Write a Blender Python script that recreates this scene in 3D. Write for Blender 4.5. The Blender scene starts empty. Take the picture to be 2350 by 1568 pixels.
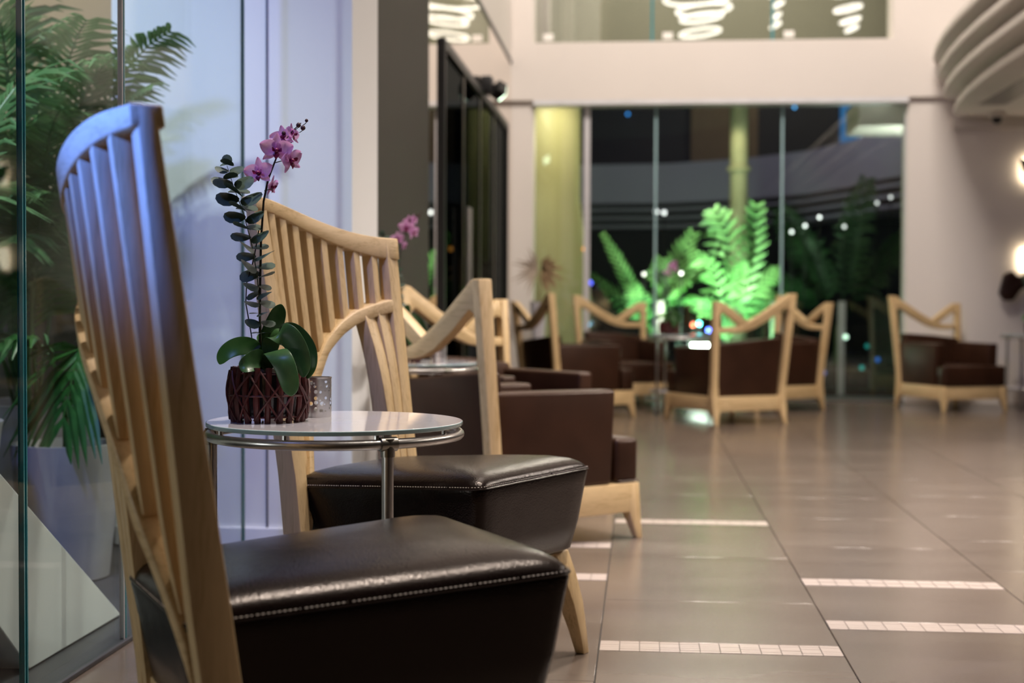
import bpy, bmesh, math, random
from mathutils import Vector, Matrix, Euler
random.seed(7)
PI = math.pi
SC = bpy.context.scene
COL = SC.collection

# ------------------------------------------------------------------ camera
cd = bpy.data.cameras.new('camera'); cam = bpy.data.objects.new('camera', cd); COL.objects.link(cam)
cd.sensor_width = 36.0; cd.lens = 50.0; cd.clip_end = 200
cam.matrix_world = (Matrix.Translation((0, 0, .86)) @ Matrix.Rotation(math.radians(5.2), 4, 'Z')
                    @ Matrix.Rotation(math.radians(90 - 1.494), 4, 'X') @ Matrix.Rotation(.0037, 4, 'Z'))
cd.dof.use_dof = True; cd.dof.focus_distance = 2.88; cd.dof.aperture_fstop = 3.0
SC.camera = cam

# ------------------------------------------------------------------ view, world
SC.view_settings.view_transform = 'Standard'; SC.view_settings.look = 'None'
SC.view_settings.gamma = 1.0; SC.view_settings.use_curve_mapping = False
SC.view_settings.exposure = 0.0
w = bpy.data.worlds.new('night'); SC.world = w; w.use_nodes = True
w.node_tree.nodes['Background'].inputs[0].default_value = (.010, .014, .030, 1)
w.node_tree.nodes['Background'].inputs[1].default_value = .35

# ------------------------------------------------------------------ lights
def light(name, kind, loc, target, power, color=(1, 1, 1), size=.5, size_y=None, cone=60, blend=.5):
    d = bpy.data.lights.new(name, kind); d.energy = power; d.color = color
    if kind == 'AREA':
        d.size = size
        if size_y: d.shape = 'RECTANGLE'; d.size_y = size_y
    else:
        d.shadow_soft_size = size
    if kind == 'SPOT': d.spot_size = math.radians(cone); d.spot_blend = blend
    o = bpy.data.objects.new(name, d); COL.objects.link(o); o.location = loc
    o.rotation_euler = (Vector(target) - Vector(loc)).to_track_quat('-Z', 'Y').to_euler()
    return o
WARM = (1, .90, .80)
light('ceiling_panel_far', 'AREA', (1.0, 7.4, 6.6), (1.0, 12.6, 2.2), 390, WARM, 1.6)
for x, y, p in ((-.1, 3.2, 1100), (1.5, 3.6, 1000), (.1, 5.9, 900), (1.7, 6.6, 700)):
    light('ceiling_downlight', 'SPOT', (x, y, 6.95), (x, y, 0), p, WARM, .12, cone=52, blend=.8)
for k, y in enumerate((3.4, 4.5, 5.8, 7.2, 8.8)):
    light('balcony_downlight', 'SPOT', (2.78, y, 2.50), (1.5, y+.2, 0), (30, 90, 330, 260, 80)[k], WARM, .09, cone=125, blend=.7)
light('blue_spot_back', 'SPOT', (-1.95, .75, 1.75), (-.66, 1.80, 1.19), 1000, (.07, .18, 1), .05, cone=23, blend=1)
light('blue_wall_wash', 'SPOT', (-1.75, 1.5, 3.0), (-1.0, 4.4, 1.3), 235, (.24, .32, 1), .15, cone=75, blend=1)
light('white_planter_light', 'SPOT', (-2.5, 2.9, 3.3), (-2.15, 4.6, 1.25), 215, (.84, .97, 1), .05, cone=66, blend=.9)
light('planter_floor_light', 'SPOT', (-2.5, 1.2, .75), (-.75, 2.0, .50), 34, (1, .95, .95), .2, cone=42, blend=1)
light('planter_wall_light', 'SPOT', (-3.2, 4.4, 3.0), (-2.75, 6.2, 1.9), 130, (1, .88, .70), .1, cone=90, blend=1)
light('olive_column_light', 'SPOT', (-.45, 13.25, 2.9), (-.85, 13.8, 1.0), 55, (1, .92, .62), .1, cone=150)
light('palm_flood', 'SPOT', (.62, 13.55, .42), (.5, 14.6, 1.25), 560, (.92, 1, .74), .08, cone=95)
light('palm_flood_side', 'SPOT', (1.3, 13.5, .35), (1.15, 14.7, 1.3), 40, (.40, 1, .38), .08, cone=90)
light('street_glow', 'AREA', (1, 17.5, 4.5), (1.2, 21, 2.4), 52, (.86, .80, 1), 3)
light('upper_corridor_light', 'AREA', (.6, 14.0, 5.4), (.6, 14.6, 3.2), 110, (1, .93, .84), 2.5)

# ------------------------------------------------------------------ materials
MATS = {}
def mk(name):
    m = bpy.data.materials.new(name); m.use_nodes = True
    nt = m.node_tree; b = nt.nodes['Principled BSDF']
    MATS[name] = m
    return m, nt, b
def coords(nt, scale=(1, 1, 1), kind='Object'):
    tc = nt.nodes.new('ShaderNodeTexCoord'); mp = nt.nodes.new('ShaderNodeMapping')
    mp.inputs['Scale'].default_value = scale
    nt.links.new(tc.outputs[kind], mp.inputs[0]); return mp
def noise(nt, mp, scale=5, detail=4, rough=.5, dist=0):
    n = nt.nodes.new('ShaderNodeTexNoise'); n.inputs['Scale'].default_value = scale
    n.inputs['Detail'].default_value = detail; n.inputs['Roughness'].default_value = rough
    n.inputs['Distortion'].default_value = dist
    if mp: nt.links.new(mp.outputs[0], n.inputs['Vector'])
    return n
def ramp(nt, src, stops):
    r = nt.nodes.new('ShaderNodeValToRGB'); e = r.color_ramp.elements
    while len(e) < len(stops): e.new(.5)
    for i, (p, c) in enumerate(stops): e[i].position = p; e[i].color = (*c, 1)
    nt.links.new(src, r.inputs[0]); return r
def bump(nt, b, src, strength=.2, dist=.002):
    n = nt.nodes.new('ShaderNodeBump'); n.inputs['Strength'].default_value = strength
    n.inputs['Distance'].default_value = dist
    nt.links.new(src, n.inputs['Height']); nt.links.new(n.outputs[0], b.inputs['Normal'])
def plain(name, col, rough=.5, metal=0, spec=.5, var=.06, scale=8, bumpy=0, coat=0, trans=0, sss=0):
    m, nt, b = mk(name)
    n = noise(nt, coords(nt), scale, 4)
    lo = tuple(max(0, c * (1 - var)) for c in col); hi = tuple(min(1, c * (1 + var)) for c in col)
    nt.links.new(ramp(nt, n.outputs[0], [(.3, lo), (.7, hi)]).outputs[0], b.inputs['Base Color'])
    b.inputs['Roughness'].default_value = rough; b.inputs['Metallic'].default_value = metal
    b.inputs['Specular IOR Level'].default_value = spec; b.inputs['Coat Weight'].default_value = coat
    b.inputs['Transmission Weight'].default_value = trans
    if bumpy: bump(nt, b, n.outputs[0], bumpy)
    return m
def wood(name, scale, light_c, dark_c, rough=.45):
    m, nt, b = mk(name)
    mp = coords(nt, scale)
    n1 = noise(nt, mp, 6, 5, .6, .6); n2 = noise(nt, mp, 32, 3, .5, .2)
    mx = nt.nodes.new('ShaderNodeMath'); mx.operation = 'MULTIPLY_ADD'
    nt.links.new(n2.outputs[0], mx.inputs[0]); mx.inputs[1].default_value = .45; 
    ml = nt.nodes.new('ShaderNodeMath'); ml.operation = 'MULTIPLY'; ml.inputs[1].default_value = .6
    nt.links.new(n1.outputs[0], ml.inputs[0]); nt.links.new(ml.outputs[0], mx.inputs[2])
    r = ramp(nt, mx.outputs[0], [(.34, dark_c), (.52, light_c), (.72, tuple(min(1, c * 1.10) for c in light_c))])
    nt.links.new(r.outputs[0], b.inputs['Base Color'])
    b.inputs['Roughness'].default_value = rough
    bump(nt, b, mx.outputs[0], .12, .001)
    return m
WL, WD = (.67, .475, .25), (.46, .295, .13)
WOOD = wood('ash_wood_upright', (9, 9, .55), WL, WD)
WOODX = wood('ash_wood_rail', (.7, 9, 9), WL, WD)
WOODY = wood('ash_wood_side_rail', (9, .7, 9), WL, WD)
WALNUT = wood('dark_oak_panel', (7, 7, .5), (.030, .025, .019), (.018, .015, .012), .6)

def leather(name, col, rough, bs):
    m, nt, b = mk(name)
    mp = coords(nt)
    n = noise(nt, mp, 6, 3); f = nt.nodes.new('ShaderNodeTexVoronoi'); f.inputs['Scale'].default_value = 260
    nt.links.new(mp.outputs[0], f.inputs['Vector'])
    nt.links.new(ramp(nt, n.outputs[0], [(.3, tuple(c * .8 for c in col)), (.7, tuple(c * 1.2 for c in col))]).outputs[0], b.inputs['Base Color'])
    b.inputs['Roughness'].default_value = rough; b.inputs['Specular IOR Level'].default_value = .32; b.inputs['Specular Tint'].default_value = (1, .86, .78, 1)
    n2 = noise(nt, mp, 14, 5, .6)
    ad = nt.nodes.new('ShaderNodeMath'); ad.operation = 'MULTIPLY_ADD'; ad.inputs[1].default_value = .25
    nt.links.new(f.outputs['Distance'], ad.inputs[0]); nt.links.new(n2.outputs[0], ad.inputs[2])
    bump(nt, b, ad.outputs[0], bs, .004)
    return m
LEATHER = leather('black_brown_leather', (.007, .0035, .003), .25, .30)
LEATHER2 = leather('brown_leather', (.038, .0155, .0085), .38, .12)

STEEL = plain('brushed_steel', (.62, .60, .58), .30, 1, var=.05, scale=60)
STEELD = plain('dark_collar_steel', (.40, .38, .34), .3, 1, var=.05, scale=60)
SILVER = plain('window_header_metal', (.78, .76, .80), .35, .3, var=.03)
def perforated():
    m, nt, b = mk('perforated_steel'); b.inputs['Metallic'].default_value = 1
    b.inputs['Base Color'].default_value = (.85, .84, .85, 1); b.inputs['Roughness'].default_value = .32
    tc0 = nt.nodes.new('ShaderNodeTexCoord'); s0 = nt.nodes.new('ShaderNodeSeparateXYZ'); nt.links.new(tc0.outputs['Object'], s0.inputs[0])
    at = nt.nodes.new('ShaderNodeMath'); at.operation = 'ARCTAN2'; nt.links.new(s0.outputs[1], at.inputs[0]); nt.links.new(s0.outputs[0], at.inputs[1])
    ar = nt.nodes.new('ShaderNodeMath'); ar.operation = 'MULTIPLY'; ar.inputs[1].default_value = .0268; nt.links.new(at.outputs[0], ar.inputs[0])
    cb = nt.nodes.new('ShaderNodeCombineXYZ'); nt.links.new(ar.outputs[0], cb.inputs[0]); nt.links.new(s0.outputs[2], cb.inputs[1])
    v = nt.nodes.new('ShaderNodeTexVoronoi'); v.voronoi_dimensions = '2D'; v.inputs['Scale'].default_value = 85; v.inputs['Randomness'].default_value = .75
    nt.links.new(cb.outputs[0], v.inputs['Vector'])
    sp = nt.nodes.new('ShaderNodeSeparateXYZ'); nt.links.new(v.outputs['Color'], sp.inputs[0])
    rr = nt.nodes.new('ShaderNodeMapRange'); rr.inputs['To Min'].default_value = .12; rr.inputs['To Max'].default_value = .46; nt.links.new(sp.outputs[0], rr.inputs['Value'])
    mn = nt.nodes.new('ShaderNodeMath'); mn.operation = 'GREATER_THAN'; nt.links.new(v.outputs['Distance'], mn.inputs[0]); nt.links.new(rr.outputs[0], mn.inputs[1])
    # solid bands at rim and foot
    tc = nt.nodes.new('ShaderNodeTexCoord'); sx = nt.nodes.new('ShaderNodeSeparateXYZ'); nt.links.new(tc.outputs['Object'], sx.inputs[0])
    g1 = nt.nodes.new('ShaderNodeMath'); g1.operation = 'GREATER_THAN'; g1.inputs[1].default_value = .076
    g2 = nt.nodes.new('ShaderNodeMath'); g2.operation = 'LESS_THAN'; g2.inputs[1].default_value = .012
    for g in (g1, g2): nt.links.new(sx.outputs[2], g.inputs[0])
    m1 = nt.nodes.new('ShaderNodeMath'); m1.operation = 'MAXIMUM'; m2 = nt.nodes.new('ShaderNodeMath'); m2.operation = 'MAXIMUM'
    nt.links.new(g1.outputs[0], m1.inputs[0]); nt.links.new(g2.outputs[0], m1.inputs[1])
    nt.links.new(mn.outputs[0], m2.inputs[0]); nt.links.new(m1.outputs[0], m2.inputs[1])
    nt.links.new(m2.outputs[0], b.inputs['Alpha'])
    return m
PERF = perforated()

def wall_paint(name, col, rough=.65):
    m, nt, b = mk(name)
    mp = coords(nt, kind='Object'); n = noise(nt, mp, 1.4, 3); n2 = noise(nt, mp, 180, 2)
    nt.links.new(ramp(nt, n.outputs[0], [(.3, tuple(c * .975 for c in col)), (.7, col)]).outputs[0], b.inputs['Base Color'])
    b.inputs['Roughness'].default_value = rough; bump(nt, b, n2.outputs[0], .05, .001)
    return m
CREAM = wall_paint('cream_wall_paint', (.85, .79, .75))
WHITE = wall_paint('white_wall_paint', (.82, .82, .83))
BROWNW = wall_paint('dim_brown_wall', (.07, .057, .048))
BEIGE = wall_paint('beige_wall_paint', (.42, .36, .27))
UPBEIGE = wall_paint('upper_corridor_paint', (.46, .43, .37))
PARA = wall_paint('pale_balcony_plaster', (.74, .69, .65))
OLIVE = wall_paint('olive_yellow_plaster', (.52, .46, .25), .5)
FASC = wall_paint('grey_facade_plaster', (.34, .32, .35))
DARKW = plain('black_facade', (.012, .013, .018), .6)
DARKLOW = plain('dark_low_wall', (.03, .032, .028), .5)
SKIRT = plain('white_skirting', (.80, .80, .84), .4)
CHAN = plain('dark_floor_channel', (.055, .055, .062), .4)

def floor_mat():
    m, nt, b = mk('taupe_porcelain_tile')
    tc = nt.nodes.new('ShaderNodeNewGeometry'); mp = nt.nodes.new('ShaderNodeMapping'); mp.inputs['Scale'].default_value = (.5, 2.2, 1)
    nt.links.new(tc.outputs['Position'], mp.inputs[0])
    oi = nt.nodes.new('ShaderNodeObjectInfo')
    n = noise(nt, mp, 2.2, 4, .5, 0); n2 = noise(nt, mp, 40, 4)
    r = ramp(nt, n.outputs[0], [(.3, (.134, .103, .084)), (.7, (.160, .126, .104))])
    hs = nt.nodes.new('ShaderNodeHueSaturation')
    mr = nt.nodes.new('ShaderNodeMapRange'); mr.inputs['To Min'].default_value = .93; mr.inputs['To Max'].default_value = 1.06
    nt.links.new(oi.outputs['Random'], mr.inputs['Value']); nt.links.new(mr.outputs[0], hs.inputs['Value'])
    nt.links.new(r.outputs[0], hs.inputs['Color']); nt.links.new(hs.outputs[0], b.inputs['Base Color'])
    rr = nt.nodes.new('ShaderNodeMapRange'); rr.inputs['To Min'].default_value = .18; rr.inputs['To Max'].default_value = .26
    b.inputs['Specular IOR Level'].default_value = .75
    nt.links.new(n.outputs[0], rr.inputs['Value']); nt.links.new(rr.outputs[0], b.inputs['Roughness'])
    ad = nt.nodes.new('ShaderNodeMath'); ad.operation = 'MULTIPLY_ADD'; ad.inputs[1].default_value = .1
    nt.links.new(n2.outputs[0], ad.inputs[0]); nt.links.new(n.outputs[0], ad.inputs[2])
    mpw = nt.nodes.new('ShaderNodeMapping'); mpw.inputs['Scale'].default_value = (.55, 3.2, 1); nt.links.new(tc.outputs['Position'], mpw.inputs[0])
    nw = noise(nt, mpw, 1.6, 0)
    bump(nt, b, nw.outputs[0], .05, .010)
    return m
TILE = floor_mat()
GROUT = plain('dark_grout', (.05, .045, .04), .8)
MOS = plain('pearl_mosaic', (.50, .42, .38), .25, var=.12, scale=3)
MOSB = plain('mosaic_bed', (.10, .085, .075), .7)

def thin_glass(name, tint, refl=.10, gloss=(1, 1, 1), rough=0.0, power=1.0):
    m = bpy.data.materials.new(name); m.use_nodes = True; nt = m.node_tree; nt.nodes.clear()
    o = nt.nodes.new('ShaderNodeOutputMaterial'); t = nt.nodes.new('ShaderNodeBsdfTransparent'); t.inputs[0].default_value = (*tint, 1)
    g = nt.nodes.new('ShaderNodeBsdfGlossy'); g.inputs['Color'].default_value = (*gloss, 1); g.inputs['Roughness'].default_value = rough
    lw = nt.nodes.new('ShaderNodeFresnel'); ge = nt.nodes.new('ShaderNodeNewGeometry'); io = nt.nodes.new('ShaderNodeMapRange')
    io.inputs['To Min'].default_value = 1.45; io.inputs['To Max'].default_value = 1/1.45
    nt.links.new(ge.outputs['Backfacing'], io.inputs['Value']); nt.links.new(io.outputs[0], lw.inputs['IOR'])
    mr = nt.nodes.new('ShaderNodeMath'); mr.operation = 'MULTIPLY_ADD'; mr.inputs[1].default_value = power; mr.inputs[2].default_value = refl; mr.use_clamp = True
    mx = nt.nodes.new('ShaderNodeMixShader')
    nt.links.new(lw.outputs[0], mr.inputs[0]); nt.links.new(mr.outputs[0], mx.inputs[0])
    nt.links.new(t.outputs[0], mx.inputs[1]); nt.links.new(g.outputs[0], mx.inputs[2]); nt.links.new(mx.outputs[0], o.inputs[0])
    return m
GLASS = thin_glass('clear_partition_glass', (.93, .975, .965), 0, power=.35)
WINGL = thin_glass('night_window_glass', (.90, .94, .92), .03, power=.8)
UPGL = thin_glass('upper_window_glass', (.78, .80, .74), .16, power=.8)
BALGL = thin_glass('balustrade_glass', (.80, .90, .88), .05, power=.8)
MIRR = thin_glass('mirror_dark_glass', (.03, .03, .03), .70, (.92, .88, .84), power=.6)
DOORGL = thin_glass('black_door_glass', (.012, .013, .016), .0, (.8, .9, .9), power=.12)
GEDGE = plain('green_glass_edge', (.03, .27, .33), .12, coat=.6)
GEDGEL = plain('pale_glass_edge', (.42, .62, .66), .15, coat=.6)
FROST = plain('white_back_painted_glass', (.88, .84, .90), .07, var=.02, coat=.4)
def emis(name, col, s):
    m = bpy.data.materials.new(name); m.use_nodes = True; nt = m.node_tree; b = nt.nodes['Principled BSDF']
    b.inputs['Base Color'].default_value = (*col, 1); b.inputs['Emission Color'].default_value = (*col, 1); b.inputs['Emission Strength'].default_value = s
    return m
RING = emis('led_ring_white', (1, .93, .85), 6)
BLACKM = plain('black_plastic', (.012, .012, .013), .4)
SIGN = plain('white_window_sticker', (.88, .86, .84), .5)
BASK = plain('dark_red_rattan', (.060, .0055, .005), .5, var=.4, scale=60)
LINER = plain('smoky_pot_liner', (.02, .018, .020), .2, coat=.3)
SOIL = plain('bark_soil', (.05, .03, .02), .9, var=.4, scale=60, bumpy=.5)
def leafm(name, c1, c2, rough=.38, scale=20, sss=0.0, through=0):
    m, nt, b = mk(name); mp = coords(nt); n = noise(nt, mp, scale, 4)
    nt.links.new(ramp(nt, n.outputs[0], [(.35, c1), (.68, c2)]).outputs[0], b.inputs['Base Color'])
    b.inputs['Roughness'].default_value = rough
    if sss: b.inputs['Transmission Weight'].default_value = 0; b.inputs['Subsurface Weight'].default_value = sss; b.inputs['Subsurface Radius'].default_value = (.01, .01, .01)
    bump(nt, b, n.outputs[0], .08, .002)
    if through:
        tr = nt.nodes.new('ShaderNodeBsdfTranslucent'); mx = nt.nodes.new('ShaderNodeMixShader'); mx.inputs[0].default_value = through
        nt.links.new(b.inputs['Base Color'].links[0].from_socket, tr.inputs['Color'])
        nt.links.new(b.outputs[0], mx.inputs[1]); nt.links.new(tr.outputs[0], mx.inputs[2])
        nt.links.new(mx.outputs[0], nt.nodes['Material Output'].inputs[0])
    return m
OLEAF = leafm('orchid_leaf_green', (.030, .085, .028), (.06, .15, .045), .32)
OLEAFY = leafm('orchid_leaf_bright', (.05, .19, .03), (.10, .30, .05), .32)
EUC = leafm('eucalyptus_leaf', (.040, .078, .055), (.070, .120, .088), .5, 60)
STEM = plain('dark_flower_stem', (.022, .018, .014), .5)
STEMG = plain('green_stem', (.10, .13, .06), .5)
PETAL = leafm('orchid_petal_pink', (.80, .36, .76), (.95, .62, .92), .45, 70, through=.5)
LIP = plain('orchid_lip_magenta', (.26, .012, .10), .4, var=.3, scale=90)
BUD = plain('orchid_bud', (.07, .02, .025), .5)
PALM = leafm('palm_leaf_green', (.06, .17, .05), (.17, .33, .12), .4, 5, through=.3)
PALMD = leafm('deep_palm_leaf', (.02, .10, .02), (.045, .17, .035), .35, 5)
PALMS = leafm('shadowed_palm_leaf', (.006, .028, .008), (.014, .05, .014), .5, 5)  # darker copy of the garden leaf, with the palm's shade put into the colour
PALMO = leafm('garden_palm_leaf', (.13, .34, .10), (.28, .52, .20), .45, 3)
DRY = leafm('dried_leaf_brown', (.20, .12, .06), (.36, .24, .13), .7, 30)
DRYP = leafm('dried_leaf_pale', (.42, .33, .26), (.58, .48, .40), .7, 30)
PLANT = plain('grey_planter', (.36, .35, .36), .5, var=.05)
ARTM = plain('dark_bronze', (.035, .016, .010), .35, .5, var=.3)

# ------------------------------------------------------------------ mesh helpers
class MB:
    def __init__(s): s.v = []; s.f = []
    def add(s, vs, fs):
        k = len(s.v); s.v += [tuple(v) for v in vs]; s.f += [tuple(i + k for i in f) for f in fs]; return s
    def box(s, lo, hi):
        x0, y0, z0 = lo; x1, y1, z1 = hi
        return s.add([(x0,y0,z0),(x1,y0,z0),(x1,y1,z0),(x0,y1,z0),(x0,y0,z1),(x1,y0,z1),(x1,y1,z1),(x0,y1,z1)],
                     [(0,3,2,1),(4,5,6,7),(0,1,5,4),(1,2,6,5),(2,3,7,6),(3,0,4,7)])
    def loft(s, rings, cap=True, closed=True):
        n = len(rings[0]); vs = [p for r in rings for p in r]; fs = []
        for i in range(len(rings) - 1):
            for j in range(n if closed else n - 1):
                a = i * n + j; b = i * n + (j + 1) % n
                fs.append((a, b, b + n, a + n))
        if cap: fs.append(tuple(range(n))[::-1]); fs.append(tuple((len(rings) - 1) * n + j for j in range(n)))
        return s.add(vs, fs)
    def tube(s, path, r, n=8, cap=True, closed=False):
        P = [Vector(p) for p in path]; rr = r if isinstance(r, (list, tuple)) else [r] * len(P); rings = []; up = None
        for i, p in enumerate(P):
            if closed: t = P[(i + 1) % len(P)] - P[i - 1]
            else: t = P[min(i + 1, len(P) - 1)] - P[max(i - 1, 0)]
            t.normalize()
            if up is None: up = Vector((0, 0, 1)) if abs(t.z) < .9 else Vector((1, 0, 0))
            a = t.cross(up).normalized(); b = a.cross(t).normalized(); up = b
            rings.append([p + (a * math.cos(2*PI*k/n) + b * math.sin(2*PI*k/n)) * rr[i] for k in range(n)])
        if closed: rings.append(rings[0]); cap = False
        return s.loft(rings, cap)
    def lathe(s, prof, n=24, c=(0, 0, 0), cap=True):
        return s.loft([[(c[0] + r * math.cos(2*PI*k/n), c[1] + r * math.sin(2*PI*k/n), c[2] + z) for k in range(n)] for r, z in prof], cap)
    def prism(s, poly, fa, fb):
        return s.loft([[fa(*p) for p in poly], [fb(*p) for p in poly]])
    def slab(s, poly, z0, z1): return s.prism(poly, lambda x, y: (x, y, z0), lambda x, y: (x, y, z1))
    def beam(s, p, q, w, d, w2=None, d2=None, xdir=(1, 0, 0)):
        p, q = Vector(p), Vector(q); t = (q - p).normalized(); x = Vector(xdir); x = (x - t * x.dot(t)).normalized(); y = t.cross(x)
        r = lambda c, w, d: [c + x*sx*w/2 + y*sy*d/2 for sx, sy in ((-1,-1),(1,-1),(1,1),(-1,1))]
        return s.loft([r(p, w, d), r(q, w2 or w, d2 or d)])
    def blade(s, path, widths, side, fold=.15):
        # strip surface, three points across
        P = [Vector(p) for p in path]; S = Vector(side).normalized(); k = len(s.v); n = len(P)
        for i, p in enumerate(P):
            t = (P[min(i+1, n-1)] - P[max(i-1, 0)]).normalized(); a = (S - t * S.dot(t)).normalized(); nn = a.cross(t).normalized()
            w_ = widths[i] / 2
            s.v += [tuple(p - a*w_ + nn*fold*w_), tuple(p), tuple(p + a*w_ + nn*fold*w_)]
        for i in range(n - 1):
            a = k + i*3; s.f += [(a, a+1, a+4, a+3), (a+1, a+2, a+5, a+4)]
        return s
    def mesh(s, name, mat, bevel=0, smooth=True, seg=2, ang=40, merge=False):
        me = bpy.data.meshes.new(name); me.from_pydata(s.v, [], s.f)
        bm = bmesh.new(); bm.from_mesh(me)
        if merge: bmesh.ops.remove_doubles(bm, verts=bm.verts, dist=1e-5)
        bmesh.ops.recalc_face_normals(bm, faces=bm.faces)
        if bevel:
            es = [e for e in bm.edges if len(e.link_faces) == 2 and e.calc_face_angle(0) > math.radians(30)]
            bmesh.ops.bevel(bm, geom=es, offset=bevel, segments=seg, profile=.5, affect='EDGES', clamp_overlap=True)
        bm.to_mesh(me); bm.free()
        me.materials.append(mat)
        if smooth:
            me.shade_smooth(); me.set_sharp_from_angle(angle=math.radians(ang))
        return me
    def build(s, name, mat, parent=None, loc=None, **k):
        return link(name, s.mesh(name, mat, **k), parent, loc)
def link(name, me, parent=None, loc=None, rot=None, scale=None):
    o = bpy.data.objects.new(name, me); COL.objects.link(o)
    if parent: o.parent = parent
    if loc is not None: o.location = loc
    if rot is not None: o.rotation_euler = rot
    if scale is not None: o.scale = scale if isinstance(scale, (tuple, list)) else (scale,) * 3
    return o
def tag(o, label, cat, group=None):
    o['label'] = label; o['category'] = cat
    if group: o['group'] = group
    return o
def thing(name, label, cat, loc=(0, 0, 0), rz=0, group=None):
    return tag(link(name, None, None, loc, (0, 0, rz)), label, cat, group)
def struct(o): o['kind'] = 'structure'; return o
def copy_tree(o, parent=None):
    c = o.copy(); COL.objects.link(c)
    if parent: c.parent = parent
    for ch in list(o.children): copy_tree(ch, c)
    return c
def dup(o, loc, rz, label, group=None):
    kids = list(o.children)
    c = o.copy(); COL.objects.link(c); c.location = loc; c.rotation_euler = (0, 0, rz); c['label'] = label
    if group: c['group'] = group
    for ch in kids: copy_tree(ch, c)
    return c
def solid(o, t):
    m = o.modifiers.new('thickness', 'SOLIDIFY'); m.thickness = t; m.offset = 0; return o
def lerp(a, b, t): return a + (b - a) * t
def interp(pts, x):
    if x <= pts[0][0]: return pts[0][1]
    for (a, va), (b, vb) in zip(pts, pts[1:]):
        if x <= b: return lerp(va, vb, (x - a) / (b - a))
    return pts[-1][1]
def bez(p0, p1, p2, n):
    p0, p1, p2 = Vector(p0), Vector(p1), Vector(p2)
    return [p0*(1-t)**2 + p1*2*t*(1-t) + p2*t*t for t in [i/n for i in range(n+1)]]

# ================================================================== STRUCTURE
FX0, TW = -1.3106, .6043
floor = struct(MB().box((-1.31, -3, -.06), (6.2, 12.95, -.006)).build('floor', GROUT, smooth=False))
tile_cache = {}
def tile(x0, x1, y0, y1):
    g = .0012; key = (round(x1-x0, 3), round(y1-y0, 3))
    if key not in tile_cache:
        a, b = key[0]/2 - g, key[1]/2 - g
        tile_cache[key] = MB().box((-a, -b, -.012), (a, b, 0)).mesh('tile', TILE, bevel=.0012, seg=1)
    link('tile', tile_cache[key], floor, ((x0+x1)/2, (y0+y1)/2, 0))
piece_cache = {}
def strip(x0, x1, y0, y1, nx, ny):
    a, b = (x1-x0)/2 - .002, (y1-y0)/2 - .001
    s = MB().box((-a, -b, -.012), (a, b, -.0012)).build('mosaic_strip', MOSB, floor, ((x0+x1)/2, (y0+y1)/2, 0), smooth=False)
    s['label'] = 'inlaid strip of pale pearl mosaic'
    key = (nx, ny)
    px, py = 2*a/nx, 2*b/ny
    if key not in piece_cache:
        piece_cache[key] = MB().box((-px/2+.0011, -py/2+.0009, -.002), (px/2-.0011, py/2-.0009, .0004)).mesh('mosaic_piece', MOS, smooth=False)
    for i in range(nx):
        for j in range(ny):
            link('mosaic_piece', piece_cache[key], s, (-a + px*(i+.5), -b + py*(j+.5), random.uniform(-.0003, .0003)))
strips = {1: [(4.424, 4.532, 12, 2), (5.022, 5.133, 12, 1)], 2: [(3.523, 3.628, 12, 5), (5.60, 5.71, 12, 1)], 3: [(3.82, 3.925, 12, 4), (4.413, 4.525, 12, 2)]}
joints = {0: [1.9, 2.7, 3.5, 4.3, 4.9], 1: [1.5, 2.31, 3.231, 3.83], 2: [1.6, 2.3, 2.92, 4.138, 4.87], 3: [1.7, 2.5, 3.22, 5.12], 4: [1.8, 2.6, 3.3, 4.1, 4.716, 5.32]}
for c in range(10):
    x0 = FX0 + TW*c; x1 = x0 + TW
    if c == 9: x1 = min(x1, 4.75)
    ys = sorted(set(joints.get(c, [2.0, 3.2, 4.4, 5.2])))
    st = strips.get(c, []); y = .9; ev = [(j, j) for j in ys] + [(s[0], s[1]) for s in st]
    k = max(e[1] for e in ev) + .62 + .07*((c*3) % 4)
    while k < 12.6: ev.append((k, k)); k += .62 if k < 9 else 1.24
    ev.append((12.9, 12.9)); ev.sort()
    for a, b in ev:
        if a - y > .05: tile(x0, x1, y, a)
        y = b
    for s in st: strip(x0, x1, s[0], s[1], s[2], s[3])

# far wall (plane y = 12.9): built as pieces around the two window bands
FW = 12.9
fw = MB().box((-1.4, FW, 0), (-.985, FW+.25, 2.70))         # left jamb
fw.box((-1.4, FW-.07, 2.70), (6.2, FW+.25, 3.215))          # band between window rows
fw.box((2.335, FW, 0), (6.2, FW+.25, 2.70)); fw.box((2.19, FW-.07, 3.215), (6.2, FW+.25, 7)); fw.box((-.985, FW-.07, 5.6), (2.19, FW+.25, 7)); fw.box((-1.4, FW-.07, 3.215), (-.985, FW+.25, 7))
struct(fw.build('wall_far', CREAM, smooth=False))
struct(MB().box((2.72, FW-.06, 2.42), (6.2, FW-.0, 2.52)).build('trim_1', PARA, bevel=.004, smooth=False))
win = struct(MB().box((-.985, FW-.072, 2.655), (2.335, FW+.13, 2.699)).build('window_1', SKIRT, bevel=.003, smooth=False))
xs = [-.985, .12, 1.25, 2.335]
def pane(name, lo, hi, mat, parent, edge=None, ax=1):
    o = MB().box(lo, hi).build(name, mat, parent, smooth=False)
    return o
for i in range(3):
    pane('window_pane', (xs[i]+.008, FW+.085, .015), (xs[i+1]-.008, FW+.097, 2.655), WINGL, win)
for x in xs[1:3]:
    MB().box((x-.010, FW+.080, .015), (x+.010, FW+.102, 2.66)).build('glass_joint', GEDGEL, win, smooth=False)
MB().box((-.985, FW+.05, -.01), (2.335, FW+.13, .02)).build('floor_track', STEEL, win, smooth=False)
MB().box((2.325, FW+.06, .0), (2.345, FW+.12, 2.66)).build('window_jamb', SILVER, win, smooth=False)
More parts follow.
